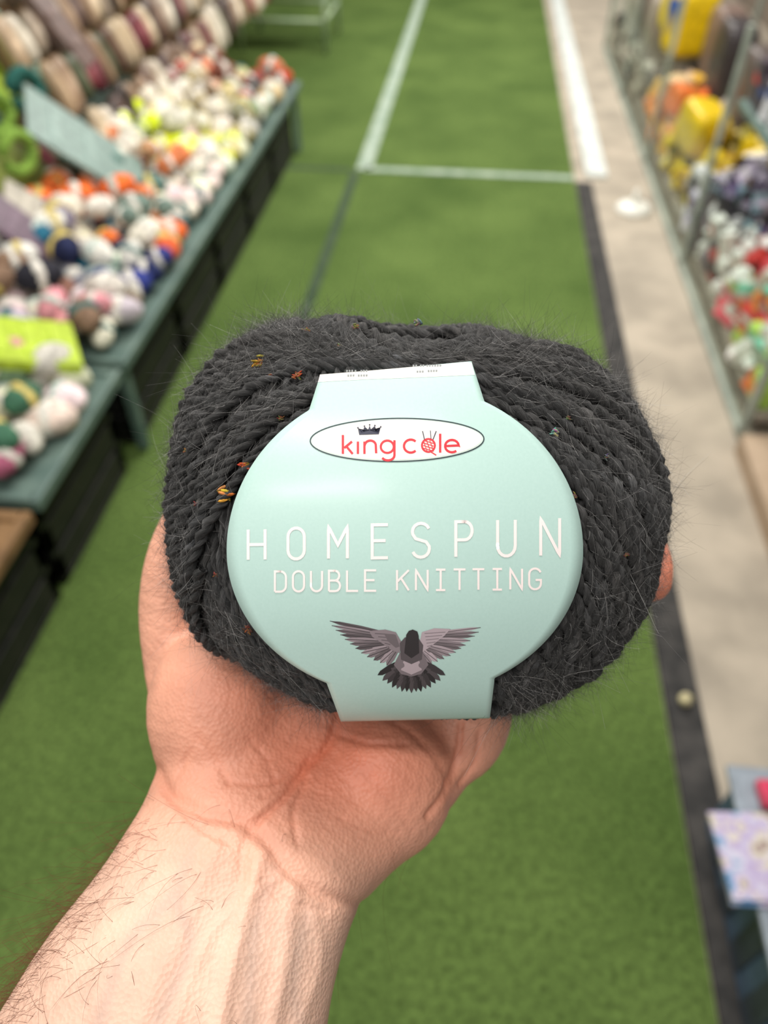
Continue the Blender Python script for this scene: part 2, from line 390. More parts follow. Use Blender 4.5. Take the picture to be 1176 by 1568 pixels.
def glyph(ch,x0,x1,yb,yt,w,col,slope=0.0):
    for s in G[ch]:
        cl=False; s=list(s)
        if s[-1]=='c': cl=True; s=s[:-1]
        stroke([(x0+(x1-x0)*a,yb+(yt-yb)*b_-slope*(x1-x0)*a) for a,b_ in s],w,col,cl)
WHT=lin((242,228,226))
for ch,x0,x1 in zip("HOMESPUN",[380,441,503,570,631,698,762,828],[406,466,532,594,658,723,789,857]):
    yb=857-(x0-380)*0.014; yt=811-(x0-380)*0.038; glyph(ch,x0,x1,yb,yt,4.6,WHT,0.015)
for i,ch in enumerate("DOUBLE"):
    x0=421+i*27.6; glyph(ch,x0,x0+17,906-(x0-420)*0.01,875-(x0-420)*0.012,3.2,WHT)
for i,ch in enumerate("KNITTING"):
    x0=608+i*28.9; glyph(ch,x0,x0+18,904-(x0-607)*0.008,873-(x0-607)*0.012,3.2,WHT)
WH2=lin((226,222,212))
poly([(490,573.5),(560,568),(640,561),(722,555),(727,574),(640,578),(560,581),(487,585)],WH2,0.006)
GR=lin((130,134,134))
for x0,x1,y in ((530,541,568),(543,549,568),(552,566,568),(532,545,575),(548,566,575),(632,640,560),(643,650,560),(653,676,560),(638,652,569),(655,672,568)):
    for xx in np.arange(x0,x1-2,4): stroke([(xx,y-(xx-x0)*0.05),(xx+2.6,y)],3.0,GR,off=0.010)
oc=(608,673.5); tl=-0.012
def ell(rx,ry,n=72): return [(oc[0]+rx*math.cos(a),oc[1]+ry*math.sin(a)+tl*rx*math.cos(a)) for a in np.linspace(0,2*math.pi,n,endpoint=False)]
poly(ell(133,33),lin((196,212,204)),0.006)
stroke(ell(133,33),1.9,lin((40,56,60)),True,0.010)
poly(ell(129,30),lin((238,230,220)),0.009)
RED=lin((200,44,56)); DK=lin((50,52,70))
def rs(p,w=3.6,cl=False): stroke(p,w,RED,cl,0.014)
yb=694; xh=675
rs([(525,666),(525,yb+1)]); rs([(539,xh+1),(527,686)]); rs([(530,683),(540,yb+1)])
rs([(548,xh+1),(548,yb+1)]); rs([(558,yb+1),(558,xh+1)]); rs([(558,683)]+arc(567,682,8.5,7.5,190,350,9)+[(576,yb)])
rs(arc(593,684,10,9.5,0,360,20)[:-1],3.4,True); rs([(604,674),(604,696)]+arc(594,697,10,8,0,150,8))
rs(arc(629,683,10.5,10,-45,-315,16)); rs([(674,664),(674,yb-1)])
rs([(682,683),(702,682)]+arc(692,683,10.5,9.5,-5,-310,16))
rs(arc(656,682,10,10,0,360,22)[:-1],3.0,True)
for o in (-6,-2,2,6): stroke([(656-8,682+o-2),(656+8,682+o+3)],1.4,RED,off=0.015)
for o in (-5,0,5): stroke([(656+o-3,674),(656+o+3,691)],1.3,RED,off=0.015)
stroke([(663,673),(668,660)],1.5,DK,off=0.016); stroke([(650,673),(647,660)],1.5,DK,off=0.016)
stroke([(660,672),(659,659)],1.2,DK,off=0.016)
rs([(660,692),(668,697)],2)
poly([(550,666),(548,656),(555,661),(558,653),(563,660),(566,651),(569,660),(574,652),(577,660),(583,654),(580,665)],DK,0.014)
for p in ((548,655),(558,652.5),(566,650.5),(574,651.5),(583,653.5)): poly([(p[0]-1.6,p[1]),(p[0],p[1]-1.6),(p[0]+1.6,p[1]),(p[0],p[1]+1.6)],DK,0.014)
# bird
def gr(k,w=1.0): return lin((k*1.03*w,k*0.94,k*0.98))
def feather(a,b_,w,col,off):
    a=np.array(a,float);b_=np.array(b_,float);d=b_-a;l=np.linalg.norm(d);n_=np.array([-d[1],d[0]])/l
    poly([a+n_*w*.35,a+d*.5+n_*w*.55,a+d*.85+n_*w*.4,b_,a+d*.85-n_*w*.4,a+d*.5-n_*w*.55,a-n_*w*.35],col,off)
LW=[((600,972),(505,951),6),((598,974),(508,958),6),((596,976),(514,965),7),((594,979),(521,972),7),((594,982),(528,979),8),((594,984),(536,986),8),((594,987),(544,993),8),((596,990),(553,1000),8),((598,992),(562,1006),8),((600,994),(572,1011),9),((603,996),(582,1015),9),((607,997),(592,1019),9)]
RW=[((650,972),(736,961),5),((652,974),(733,968),6),((652,976),(727,974),6),((653,979),(720,981),7),((653,982),(713,988),8),((652,985),(706,993),8),((652,988),(698,999),8),((650,990),(690,1004),8),((648,992),(680,1009),8),((646,994),(670,1013),9),((644,996),(661,1017),8)]
for k,(a,b_,w) in enumerate(LW): feather(a,b_,w,gr([88,144,112][k%3]+(k>6)*10),0.007+0.0004*k); stroke([a,b_],0.9,gr(62),off=0.0125+0.0001*k)
for k,(a,b_,w) in enumerate(RW): feather(a,b_,w,gr([108,164,132][(k+1)%3]+(k>6)*10),0.007+0.0004*k); stroke([a,b_],0.9,gr(80),off=0.0125+0.0001*k)
poly([(565,966),(590,964),(606,968),(614,982),(612,1000),(600,996),(585,985),(570,975)],gr(132),0.0145)
poly([(646,968),(665,962),(690,963),(680,974),(662,988),(645,1000),(643,982)],gr(170),0.0145)
for k in range(5):
    stroke([(604-k*2,972+k*5),(574+k*5,970+k*5)],1.2,gr(92),off=0.0155); stroke([(650+k,970+k*5),(682-k*5,968+k*5)],1.1,gr(124),off=0.0155)
poly([(588,970),(606,972),(612,990),(606,992),(594,982)],gr(104),0.0165)
for k,x in enumerate(np.linspace(578,682,15)):
    t=(x-578)/104*2-1; yy=1060-26*t*t; feather((630+t*14,1012),(x,yy+ (k%2)*1.5),9,gr([42,76,58][k%3]),0.016+0.0002*k)
poly([(612,1000),(648,1000),(656,1018),(645,1032),(630,1036),(614,1032),(603,1018)],gr(116),0.020)
poly([(618,1012),(642,1012),(646,1026),(630,1033),(614,1026)],gr(168),0.021)
poly([(612,985),(620,976),(640,976),(648,988),(646,1010),(630,1017),(614,1010)],gr(84),0.022)
poly([(622,972),(626,966),(632,964),(639,967),(641,974),(642,1000),(630,1008),(619,1000)],gr(48),0.024)
m_ink,_,_=attr_mat("printed_ink",rough=0.5,namt=0.03,bump=0,spec=0.35)
ink.obj("label_print",m_ink,ball,scale=0.01,smooth=True)
# ============================================================ HAND
hm=MB()
secs=[((-560,2400),(300,2500),16.3,4.0),((-300,1960),(390,2030),17.4,3.6),((-30,1600),(487,1655),19.0,3.0),((60,1462),(508,1530),19.7,2.75),((118,1385),(528,1450),20.3,2.5),((172,1315),(552,1388),20.9,2.3),
((217,1240),(598,1338),21.8,2.2),((238,1172),(652,1290),22.6,2.1),((232,1100),(708,1215),23.4,2.0),((219,1020),(758,1140),24.4,1.9),((222,950),(790,1070),25.6,1.7),((250,880),(830,1000),27.0,1.45),((320,800),(850,950),28.2,1.3),((400,750),(860,920),28.6,1.1)]
Lp=catmull([L(*s[0],s[2]) for s in secs],5); Rp=catmull([L(*s[1],s[2]) for s in secs],5); Tk=catmull([[s[3],0,0] for s in secs],5)[:,0]
C=(Lp+Rp)/2; T=np.gradient(C,axis=0); V=[]; na=28
for i in range(len(C)):
    w=(Rp[i]-Lp[i])/2; n_=np.cross(w,T[i]); n_/=np.linalg.norm(n_)
    if n_[2]<0: n_=-n_
    for a in np.linspace(0,2*math.pi,na,endpoint=False):
        c_,s_=math.cos(a),math.sin(a); e=0.85
        V.append(C[i]+w*np.sign(c_)*abs(c_)**e+n_*Tk[i]*np.sign(s_)*abs(s_)**e)
F=[]
for i in range(len(C)-1):
    for j in range(na): F.append((i*na+j,i*na+(j+1)%na,(i+1)*na+(j+1)%na,(i+1)*na+j))
F.append(tuple(range(na-1,-1,-1))); F.append(tuple((len(C)-1)*na+j for j in range(na)))
hm.add(V,F)
def finger(pts,rad):
    P=catmull([L(*p) for p in pts],6); R=catmull([[r,0,0] for r in rad],6)[:,0]
    V,F=tube_pts(P,R,16); hm.add(V,F)
finger([(350,1130,23.6),(285,1030,24.4),(262,940,24.3),(270,860,24.0),(300,790,23.7),(325,735,23.4)],[1.7,1.25,1.03,0.98,0.95,0.78])
finger([(420,860,28.2),(440,760,28.2),(500,650,28.2),(590,590,27.2),(650,575,25.8)],[1.05,0.95,0.88,0.82,0.72])
finger([(540,860,28.4),(600,750,28.6),(720,660,28.4),(820,640,27.2),(880,655,25.4)],[1.05,0.95,0.9,0.84,0.74])
finger([(680,930,28.2),(790,830,28.4),(890,790,27.4),(960,810,25.6),(990,856,24.0),(995,890,23.0)],[1.0,0.92,0.86,0.82,0.78,0.70])
finger([(750,1010,27.4),(840,960,27.4),(915,930,26.4),(945,930,25.0),(948,945,23.9)],[0.95,0.85,0.78,0.72,0.62])
def blob(u,v,d,r,rot=0): sell(hm,L(u,v,d),r,(1,1,1,1),r=(0,0,rot),nu=20,nv=14)
blob(345,1110,23.0,(2.3,3.0,1.95),0.35)
blob(575,1200,22.9,(2.4,2.5,1.85),-0.6)
blob(712,1112,24.2,(1.4,2.0,1.5),-0.45)
me=bpy.data.meshes.new("tmp"); me.from_pydata(np.concatenate(hm.v).tolist(),[],hm.f)
to=bpy.data.objects.new("tmp",me); scene.collection.objects.link(to)
r1=to.modifiers.new('r','REMESH'); r1.mode='VOXEL'; r1.voxel_size=0.14
s1=to.modifiers.new('s','SMOOTH'); s1.factor=0.6; s1.iterations=12
s2=to.modifiers.new('ss','SUBSURF'); s2.levels=1; s2.render_levels=1
dg=bpy.context.evaluated_depsgraph_get(); ev=to.evaluated_get(dg); hme=bpy.data.meshes.new_from_object(ev)
bpy.data.objects.remove(to)
nv=len(hme.vertices); co=np.zeros(nv*3,np.float32); hme.vertices.foreach_get('co',co); co=co.reshape(-1,3).astype(float)
no=np.zeros(nv*3,np.float32); hme.vertices.foreach_get('normal',no); no=no.reshape(-1,3).astype(float)
d=D0-co[:,2]; U=588+co[:,0]/d*F0; Vv=784-co[:,1]/d*F0
front=np.clip((no[:,2]-0.0)/0.5,0,1)
def dist(poly_):
    P=catmull([list(p)+[0] for p in poly_],5)[:,:2]; best=np.full(nv,1e9)
    for a,b_ in zip(P[:-1],P[1:]):
        ab=b_-a; l=ab@ab+1e-9; t=np.clip(((U-a[0])*ab[0]+(Vv-a[1])*ab[1])/l,0,1)
        best=np.minimum(best,np.hypot(U-a[0]-t*ab[0],Vv-a[1]-t*ab[1]))
    return best
disp=np.zeros(nv); red=np.zeros(nv)
creases=[([(520,1090),(500,1140),(465,1180),(430,1225),(395,1255)],.13,6),([(480,1150),(440,1185),(395,1200),(350,1195)],.05,5),
([(238,1180),(262,1215),(310,1245),(370,1258),(410,1290),(440,1330),(490,1368),(550,1384)],.13,11),
([(470,1190),(450,1240),(455,1290)],.06,5),([(600,1100),(640,1130),(680,1180),(690,1240)],.04,6),([(705,1110),(700,1160),(680,1215),(655,1250)],.12,5),([(735,1120),(728,1165),(705,1200)],.09,4.5),
([(300,1130),(330,1165),(350,1200)],.04,5),([(270,1190),(290,1150)],.04,5),([(400,1220),(440,1200),(475,1160)],.05,4),([(385,1262),(372,1300),(370,1345)],.06,8),([(520,1120),(560,1135),(620,1140)],.05,5),([(250,1210),(300,1262),(350,1290)],.05,6),([(500,1395),(440,1382),(400,1350)],.05,6),([(560,1180),(600,1230),(630,1270)],.025,6),([(520,1250),(560,1270),(610,1275)],.03,4),([(380,1130),(410,1165),(420,1200)],.03,4)]
for p,a,w in creases:
    dd=dist(p); disp-=a*np.exp(-(dd/w)**2); red+=a*4*np.exp(-(dd/(w*1.3))**2)
ridges=[([(400,1310),(375,1400),(350,1500),(330,1600)],.12,14),([(330,1300),(290,1390),(240,1500),(200,1600)],.06,16),([(450,1360),(440,1430),(430,1500),(410,1600)],.09,14),([(430,1340),(330,1420),(270,1560)],.03,9),([(480,1400),(490,1470),(450,1600)],.04,9)]
for p,a,w in ridges: disp+=a*np.exp(-(dist(p)/w)**2)
disp+=-0.35*np.exp(-((U-480)/80)**2-((Vv-1120)/60)**2)
wr=np.sin(U*0.31+Vv*0.12+2*np.sin(Vv*0.05))*0.003+np.sin(U*0.13-Vv*0.27+2*np.sin(U*0.06))*0.004
disp+=wr*np.clip((1330-Vv)/60,0,1)
vein=np.zeros(nv)
for p in ([(300,1290),(270,1370),(290,1450),(240,1568)],[(420,1330),(390,1430),(380,1568)],[(470,1400),(450,1500),(460,1600)],[(270,1370),(200,1440),(150,1568)]): vein+=np.exp(-(dist(p)/11)**2)
co+=no*(disp*front)[:,None]
hme.vertices.foreach_set('co',(co*0.01).astype(np.float32).ravel())
arm=np.clip((Vv-1200+ (U-240)*-0.30)/170,0,1)
base=np.array(lin((208,170,150))[:3]); palm=np.array(lin((212,156,132))[:3]); redc=np.array(lin((204,112,84))[:3])
C_=palm[None]*(1-arm)[:,None]+base[None]*arm[:,None]
pr=np.exp(-((U-520)/180)**2-((Vv-1160)/105)**2)*0.8+0.35*np.exp(-((U-350)/90)**2-((Vv-1050)/60)**2)+np.clip(red,0,1)*0.3+0.7*np.clip((U-900)/60,0,1)  # palm and crease redness, plus the ball's reddish shadow put into skin colour
pr=np.clip(pr,0,1)*(1-arm*0.8)
C_=C_*(1-pr[:,None])+redc[None]*pr[:,None]
ve=(np.clip(vein,0,1)*arm*0.32)[:,None]; C_=C_*(1-ve)+np.array(lin((156,138,130))[:3])*ve
a_=hme.color_attributes.new('Col','FLOAT_COLOR','POINT'); a_.data.foreach_set('color',np.concatenate([C_,np.ones((nv,1))],1).astype(np.float32).ravel())
hme.polygons.foreach_set('use_smooth',[True]*len(hme.polygons))
m_sk,nt,b=attr_mat("skin",rough=0.5,nscale=70,namt=0.12,bump=0,spec=0.4)
b.inputs['Subsurface Weight'].default_value=0.12; b.inputs['Subsurface Radius'].default_value=(1.0,0.4,0.25); b.inputs['Subsurface Scale'].default_value=0.004
tc=N(nt,'ShaderNodeTexCoord'); vo=N(nt,'ShaderNodeTexVoronoi'); vo.inputs['Scale'].default_value=900; nt.links.new(tc.outputs['Object'],vo.inputs['Vector'])
n3=N(nt,'ShaderNodeTexNoise'); n3.inputs['Scale'].default_value=260; n3.inputs['Detail'].default_value=5; nt.links.new(tc.outputs['Object'],n3.inputs['Vector'])
ad=N(nt,'ShaderNodeMath',operation='ADD'); nt.links.new(vo.outputs['Distance'],ad.inputs[0]); nt.links.new(n3.outputs['Fac'],ad.inputs[1])
bp=N(nt,'ShaderNodeBump'); bp.inputs['Strength'].default_value=0.4; bp.inputs['Distance'].default_value=0.0005; nt.links.new(ad.outputs[0],bp.inputs['Height']); nt.links.new(bp.outputs['Normal'],b.inputs['Normal'])
hme.materials.clear(); hme.materials.append(m_sk); hme.name="palm_fingers_forearm"
hand=empty("hand",FRAME)
ho=bpy.data.objects.new("palm_fingers_forearm",hme); scene.collection.objects.link(ho); ho.parent=hand
sel=np.where((Vv>1225)&(Vv<1700)&(no[:,2]>-0.35))[0]
edge=np.interp(Vv[sel],[1225,1340,1430,1568,1700],[225,150,80,0,-90]); wgt=np.exp(-((U[sel]-edge)/65))+0.008; wgt*=np.clip((Vv[sel]-1200)/150,0.1,1)
sel=rng.choice(sel,900,p=wgt/wgt.sum(),replace=False)
P=co[sel]; D=no[sel]*0.7+np.array([-0.9,-0.3,0.1])+0.5*rng.standard_normal((len(sel),3))
V,Q=hairs(P,D,rng.uniform(0.5,1.7,len(sel)),0.0042,0.5*rng.standard_normal((len(sel),3))+np.array([0.1,-0.6,0]),7)
fastmesh("arm_hair",V*0.01,Q,np.tile(lin((96,56,38)),(len(V),1)),m_fz,hand)
# ============================================================ FLOOR
m_turf=noise_mat("green_turf",(70,92,44),(100,122,64),2.2,0.95,0.6,160,8,spec=0.1,lo=0.25,hi=0.75)
nt=m_turf.node_tree; b=nt.nodes["Principled BSDF"]; src=b.inputs['Base Color'].links[0].from_socket
tc=N(nt,'ShaderNodeTexCoord'); nn=N(nt,'ShaderNodeTexNoise'); nn.inputs['Scale'].default_value=80; nn.inputs['Detail'].default_value=4; nt.links.new(tc.outputs['Object'],nn.inputs['Vector'])
mr=N(nt,'ShaderNodeMapRange'); mr.inputs['From Min'].default_value=0.3; mr.inputs['From Max'].default_value=0.7; mr.inputs['To Min'].default_value=0.55; mr.inputs['To Max'].default_value=1.45; nt.links.new(nn.outputs['Fac'],mr.inputs['Value'])
vm=N(nt,'ShaderNodeVectorMath',operation='SCALE'); nt.links.new(src,vm.inputs[0]); nt.links.new(mr.outputs['Result'],vm.inputs['Scale']); nt.links.new(vm.outputs['Vector'],b.inputs['Base Color'])
m_conc=noise_mat("concrete",(154,145,131),(184,173,156),5,0.85,0.2,80,8,spec=0.3)
m_dark=noise_mat("dark_rubber",(50,50,50),(74,72,70),20,0.85,0.2,spec=0.2)
m_white=noise_mat("white_line",(138,158,140),(172,186,170),16,0.8,spec=0.3)
m_seam=noise_mat("seam",(58,74,56),(76,90,70),16,0.9,spec=0.1)
def slab(name,x0,x1,y0,y1,z0,z1,m,bev=0):
    mb=MB(); box(mb,((x0+x1)/2,(y0+y1)/2,(z0+z1)/2),(x1-x0,y1-y0,z1-z0)); return mb.obj(name,m,smooth=False,bevel=bev)
slab("floor",-2.6,2.6,-1.5,12,-0.1,0,m_conc)
slab("turf_carpet",-2.3,0.54,-1.4,11.8,0,0.012,m_turf)
slab("trim_1",0.545,0.625,-1.4,4.02,0,0.014,m_dark,0.003)
mb=MB(); box(mb,(0.66,8.0,0.01),(0.11,7.8,0.02)); 
mb.obj("trim_2",noise_mat("white_curb",(190,198,194),(220,224,220),10,0.7),smooth=False,bevel=0.004)
mb=MB(); box(mb,(-0.01,4.06,0.0145),(1.09,0.055,0.004)); box(mb,(-0.56,7.9,0.0145),(0.08,7.7,0.004)); mb.obj("floor_line",m_white,smooth=False)
mb=MB(); box(mb,(-0.60,2.95,0.0135),(0.045,2.15,0.002)); box(mb,(-0.80,4.04,0.0135),(0.35,0.04,0.002)); mb.obj("carpet_seam",m_seam,smooth=False)
m_wl=noise_mat("stall_wall",(110,100,90),(140,128,114),4,0.9)
slab("wall_left",-2.4,-2.3,-1.5,12,0,2.7,m_wl); slab("wall_right",2.3,2.4,-1.5,12,0,2.7,m_wl); slab("wall_back",-2.4,2.4,12,12.1,0,2.7,m_wl)
# ============================================================ LEFT DISPLAY
m_mint=noise_mat("mint_painted_metal",(84,106,100),(104,124,116),12,0.5)
m_gds,_,_=attr_mat("yarn_goods",rough=0.85,nscale=70,namt=0.35,bump=0.3)
m_pack,_,_=attr_mat("packaging",rough=0.4,nscale=35,namt=0.22,bump=0.1,spec=0.5)
m_blk=noise_mat("black_plastic",(20,20,20),(36,34,32),20,0.6)
m_wood=noise_mat("crate_wood",(110,82,52),(146,112,74),14,0.75)
def table(name,x0,x1,y0,y1,h,m=None,inset=0.02):
    m=m or m_mint
    e=empty(name); mb=MB(); box(mb,((x0+x1)/2,(y0+y1)/2,h-0.012),(x1-x0-0.02,y1-y0-0.02,0.02)); mb.obj("table_top",m,e,smooth=False)
    mb=MB()
    for x in (x0,x1): box(mb,(x,(y0+y1)/2,h-0.008),(0.025,y1-y0+0.03,0.034))
    for y in (y0,y1): box(mb,((x0+x1)/2,y,h-0.008),(x1-x0,0.025,0.034))
    mb.obj("rim",m,e,smooth=False,bevel=0.004)
    mb=MB()
    for x in (x0+inset,x1-inset):
        for y in (y0+0.02,y1-0.02): box(mb,(x,y,(h+0.012)/2),(0.03,0.03,h-0.03))
    mb.obj("legs",m,e,smooth=False,bevel=0.003)
TZ=0.35
table("display_table",-1.95,-0.93,1.70,4.28,TZ)
table("display_table",-1.95,-0.93,1.14,1.64,TZ,None,0.5)
table("wooden_bench",-1.95,-0.93,0.20,1.08,TZ,m_wood,0.5)
def crate(name,cx,cy,sx,sy,h,m,z0=0.012):
    mb=MB(); t=0.015
    box(mb,(cx,cy,z0+t/2),(sx,sy,t))
    for k in range(3):
        z=z0+h*(0.2+0.32*k)
        for s in (-1,1):
            box(mb,(cx+s*(sx/2-t/2),cy,z),(t,sy,h*0.26)); box(mb,(cx,cy+s*(sy/2-t/2),z),(sx,t,h*0.26))
    for a in (-1,1):
        for b_ in (-1,1): box(mb,(cx+a*(sx/2-t),cy+b_*(sy/2-t),z0+h/2),(2*t,2*t,h))
    return mb.obj(name,m,smooth=False,bevel=0.002)
for i in range(5): crate("storage_crate",-1.18,1.98+i*0.5,0.42,0.48,0.31,m_blk)
for y in (1.39,0.90,0.42): crate("storage_crate",-1.18,y,0.42,0.46,0.31,m_blk)
pal={
 'near':[(216,212,200),(60,104,80),(180,110,116),(200,196,186),(40,46,46),(110,136,104),(214,150,156),(226,222,210)],
 'pink':[(216,146,154),(222,218,208),(160,66,66),(70,116,90),(200,194,184),(130,104,84),(190,186,176)],
 'blue':[(26,34,70),(34,104,130),(222,220,212),(24,24,30),(130,122,140),(216,214,206),(46,66,120),(226,224,214),(34,34,44),(190,186,176)],
 'orng':[(232,110,46),(226,218,200),(60,110,104),(226,116,54),(210,176,146),(228,222,210),(226,220,204),(110,130,120)],
 'wht':[(224,218,202),(196,150,110),(206,120,74),(196,190,174),(90,120,112),(230,226,214),(226,220,204)],
 'lime':[(214,232,40),(226,220,198),(170,166,120),(222,232,120),(226,222,206),(206,204,184)],
 'crm':[(212,200,168),(134,134,94),(176,162,128),(226,218,198),(120,100,76),(150,150,124),(222,216,198)],
 'red':[(200,166,130),(176,66,56),(206,120,90),(170,50,84),(206,186,152),(214,190,160),(120,70,56)]}
def zone(y):
    for lim,k in ((1.65,'near'),(1.95,'pink'),(2.28,'blue'),(2.66,'orng'),(3.02,'wht'),(3.34,'lime'),(3.8,'crm')):
        if y<lim: return k
    return 'red'
def yball(mb,x,y,z,col,s=1.0):
    lc=random.choice([(226,222,212),(216,212,202),(190,204,196),(50,100,100),(210,190,110),(226,222,212)])
    rz=random.uniform(0,3.14); rx=random.uniform(-.7,.7); ry=random.uniform(-.4,.4)
    sell(mb,(x,y,z),(0.064*s,0.043*s,0.038*s),lin(col),r=(rx,ry,rz),ridge=0.07)
    sell(mb,(x,y,z),(0.020*s,0.045*s,0.040*s),lin(lc),e=0.7,r=(rx,ry,rz),nu=12,nv=7)
mb=MB()
y=1.20
while y<4.22:
    if 1.58<y<1.76: y=1.76
    for k,x in enumerate(np.arange(-0.995,-1.86 if y<2.0 else -1.45,-0.098)):
        kk=zone(y+random.uniform(-.05,.05)); c=random.choice(pal[kk]); c=tuple(max(0,min(255,q+random.uniform(-14,14))) for q in c)
        yball(mb,x+random.uniform(-.018,.018),y+random.uniform(-.02,.02),TZ+0.048+random.uniform(0,.02)+k*0.004,c,random.uniform(0.8,1.15))
        if random.random()<0.45 or k>2:
            c=random.choice(pal[zone(y+random.uniform(-.06,.06))]); yball(mb,x-0.04,y+random.uniform(-.03,.03),TZ+0.105+k*0.014,c,random.uniform(.75,1.15))
    y+=0.088
for x in (-1.02,-1.12,-1.23,-1.34,-1.45):
    for y in (0.66,0.74,0.85,0.97):
        yball(mb,x,y,TZ+0.05,random.choice(pal['near']),1.0)
mb.obj("yarn_ball_display",m_gds)
slab("stepped_shelf",-2.28,-1.98,1.0,6.0,0.012,0.75,m_wood)
mb=MB(); mc=[(150,124,100),(104,80,66),(206,196,178),(120,56,62),(210,200,184),(84,64,58),(160,144,126),(100,42,52),(74,80,58),(134,112,92),(60,50,46),(176,150,120),(200,180,150)]
for i in range(38):
    for r in range(5):
        y=2.95+i*0.08+random.uniform(-.02,.02); x=-1.43-r*0.125; z=0.52+r*0.15
        c=random.choice(mc)
        sell(mb,(x,y,z),(0.03,0.036,random.uniform(.07,.11)),lin(c),e=0.7,r=(random.uniform(-.15,.2),-0.35,random.uniform(-.4,.4)),nu=14,nv=9,
             f=(lambda a,b_,c=c: lin(tuple(min(255,q+50) for q in c)) if (0.45<a<0.6 and (b_<0.2)) else None))
mc2=[(90,130,118),(150,176,80),(130,160,138),(100,84,100),(170,178,170),(86,134,124)]
for i in range(12):
    sell(mb,(-1.80,1.75+i*0.11,0.72),(0.04,0.055,0.15),lin(random.choice(mc2)),e=0.6,r=(random.uniform(-.2,.2),-0.45,random.uniform(-.3,.3)),nu=16,nv=8)
for i in range(8): 
    c=random.choice(mc+mc2); sell(mb,(-1.60,2.02+i*0.12,0.48),(0.05,0.06,0.12),lin(c),e=0.8,r=(random.uniform(-.2,.2),-0.3,random.uniform(-.3,.3)),nu=16,nv=8)
mb.obj("yarn_pack_stack",m_pack)
mb=MB()
for c,s,r,col in [((-1.34,2.64,0.58),(0.014,0.28,0.46),(0.35,-0.75,0.15),(118,142,134)),((-1.52,2.43,0.56),(0.03,0.26,0.36),(0.3,-0.7,-0.1),(150,162,80)),((-1.36,2.08,0.56),(0.014,0.14,0.40),(0.2,-0.7,0),(100,78,94)),((-1.33,2.24,0.50),(0.014,0.16,0.30),(0.3,-0.8,0.1),(160,152,136)),((-1.10,1.56,0.485),(0.03,0.20,0.24),(0.2,-1.2,0.35),(176,200,54)),((-1.76,3.02,0.86),(0.014,0.12,0.46),(0.1,-0.5,0),(150,180,162)),((-1.80,2.86,0.80),(0.03,0.16,0.36),(0.1,-0.5,0),(160,184,60)),((-1.64,3.2,0.86),(0.04,0.13,0.4),(0.1,-0.5,0),(110,90,84))]:
    box(mb,c,s,lin(col),r)
    R=rotm(*r)
    for k in (-0.28,0.0,0.28):
        box(mb,np.array(c)+R@np.array([s[0]*0.5,0,s[2]*k]),(s[0]*0.4,s[1]*0.7,s[2]*0.07),lin(tuple(min(255,q+16) for q in col)),r)
mb.obj("pattern_booklet_stand",m_pack,smooth=False,bevel=0.002)
mb=MB()
for (x,y,z) in ((-1.50,2.40,0.76),(-1.44,2.36,0.66),(-1.56,2.72,0.74),(-1.60,2.82,0.70)):
    P=[(x+0.02*math.cos(a),y+0.055*math.cos(a),z+0.055*math.sin(a)) for a in np.linspace(0,2*math.pi,19)]
    V,F=tube_pts(P,[0.02]*19,8,False); mb.add(V,F,lin((120,154,60) if y<2.6 else (34,92,84)))
mb.obj("crochet_ring",m_gds)
e=empty("metal_side_table"); mb=MB()
m_pg=noise_mat("pale_green_paint",(150,172,140),(176,192,160),10,0.5)
for x,y in ((-1.12,6.2),(-1.75,6.2),(-1.12,6.8),(-1.75,6.8)): V,F=tube_pts([(x,y,0.012),(x,y,0.6)],[0.018,0.018],12,False); mb.add(V,F)
for z in (0.22,0.45):
    for a,b_ in (((-1.12,6.2),(-1.75,6.2)),((-1.12,6.2),(-1.12,6.8)),((-1.75,6.8),(-1.12,6.8)),((-1.75,6.2),(-1.75,6.8))):
        V,F=tube_pts([(*a,z),(*b_,z)],[0.013,0.013],10,False); mb.add(V,F)
mb.obj("frame",m_pg,e); mb=MB(); box(mb,(-1.43,6.5,0.61),(0.72,0.7,0.025)); mb.obj("top",m_pg,e,smooth=False,bevel=0.005)
# ============================================================ RIGHT DISPLAY
rack=empty("display_rack")
m_rail=noise_mat("aluminium_rail",(140,150,140),(170,178,166),10,0.4)
m_deck=noise_mat("grey_deck",(140,132,120),(164,154,140),10,0.7)
mb=MB()
for y in (2.0,3.15,4.3,5.45,6.6):
    box(mb,(0.93,y,0.45),(0.022,0.022,0.9)); box(mb,(1.62,y,0.7),(0.026,0.026,1.4))
box(mb,(0.93,4.3,0.015),(0.022,4.6,0.03))
mb.obj("posts_and_rails",m_rail,rack,smooth=False,bevel=0.003)
mb=MB(); box(mb,(1.28,4.3,0.08),(0.66,4.6,0.03)); mb.obj("deck",m_deck,rack,smooth=False,bevel=0.003)
mb=MB(); box(mb,(1.31,2.68,0.60),(0.58,1.34,0.025)); mb.obj("shelf_board",m_mint,rack,smooth=False,bevel=0.003)
m_gl,nt,b=mat("acrylic_pane"); out=nt.nodes["Material Output"]; tr=N(nt,'ShaderNodeBsdfTransparent'); tr.inputs['Color'].default_value=(0.93,0.96,0.94,1); gl=N(nt,'ShaderNodeBsdfGlossy'); gl.inputs['Roughness'].default_value=0.1
mx=N(nt,'ShaderNodeMixShader'); mx.inputs[0].default_value=0.06; nt.links.new(tr.outputs[0],mx.inputs[1]); nt.links.new(gl.outputs[0],mx.inputs[2]); nt.links.new(mx.outputs[0],out.inputs['Surface'])
mb=MB()
for y in (2.575,3.725,4.875,6.025): box(mb,(0.93,y,0.26),(0.004,1.12,0.44))
mb.obj("acrylic_panes",m_gl,rack,smooth=False)
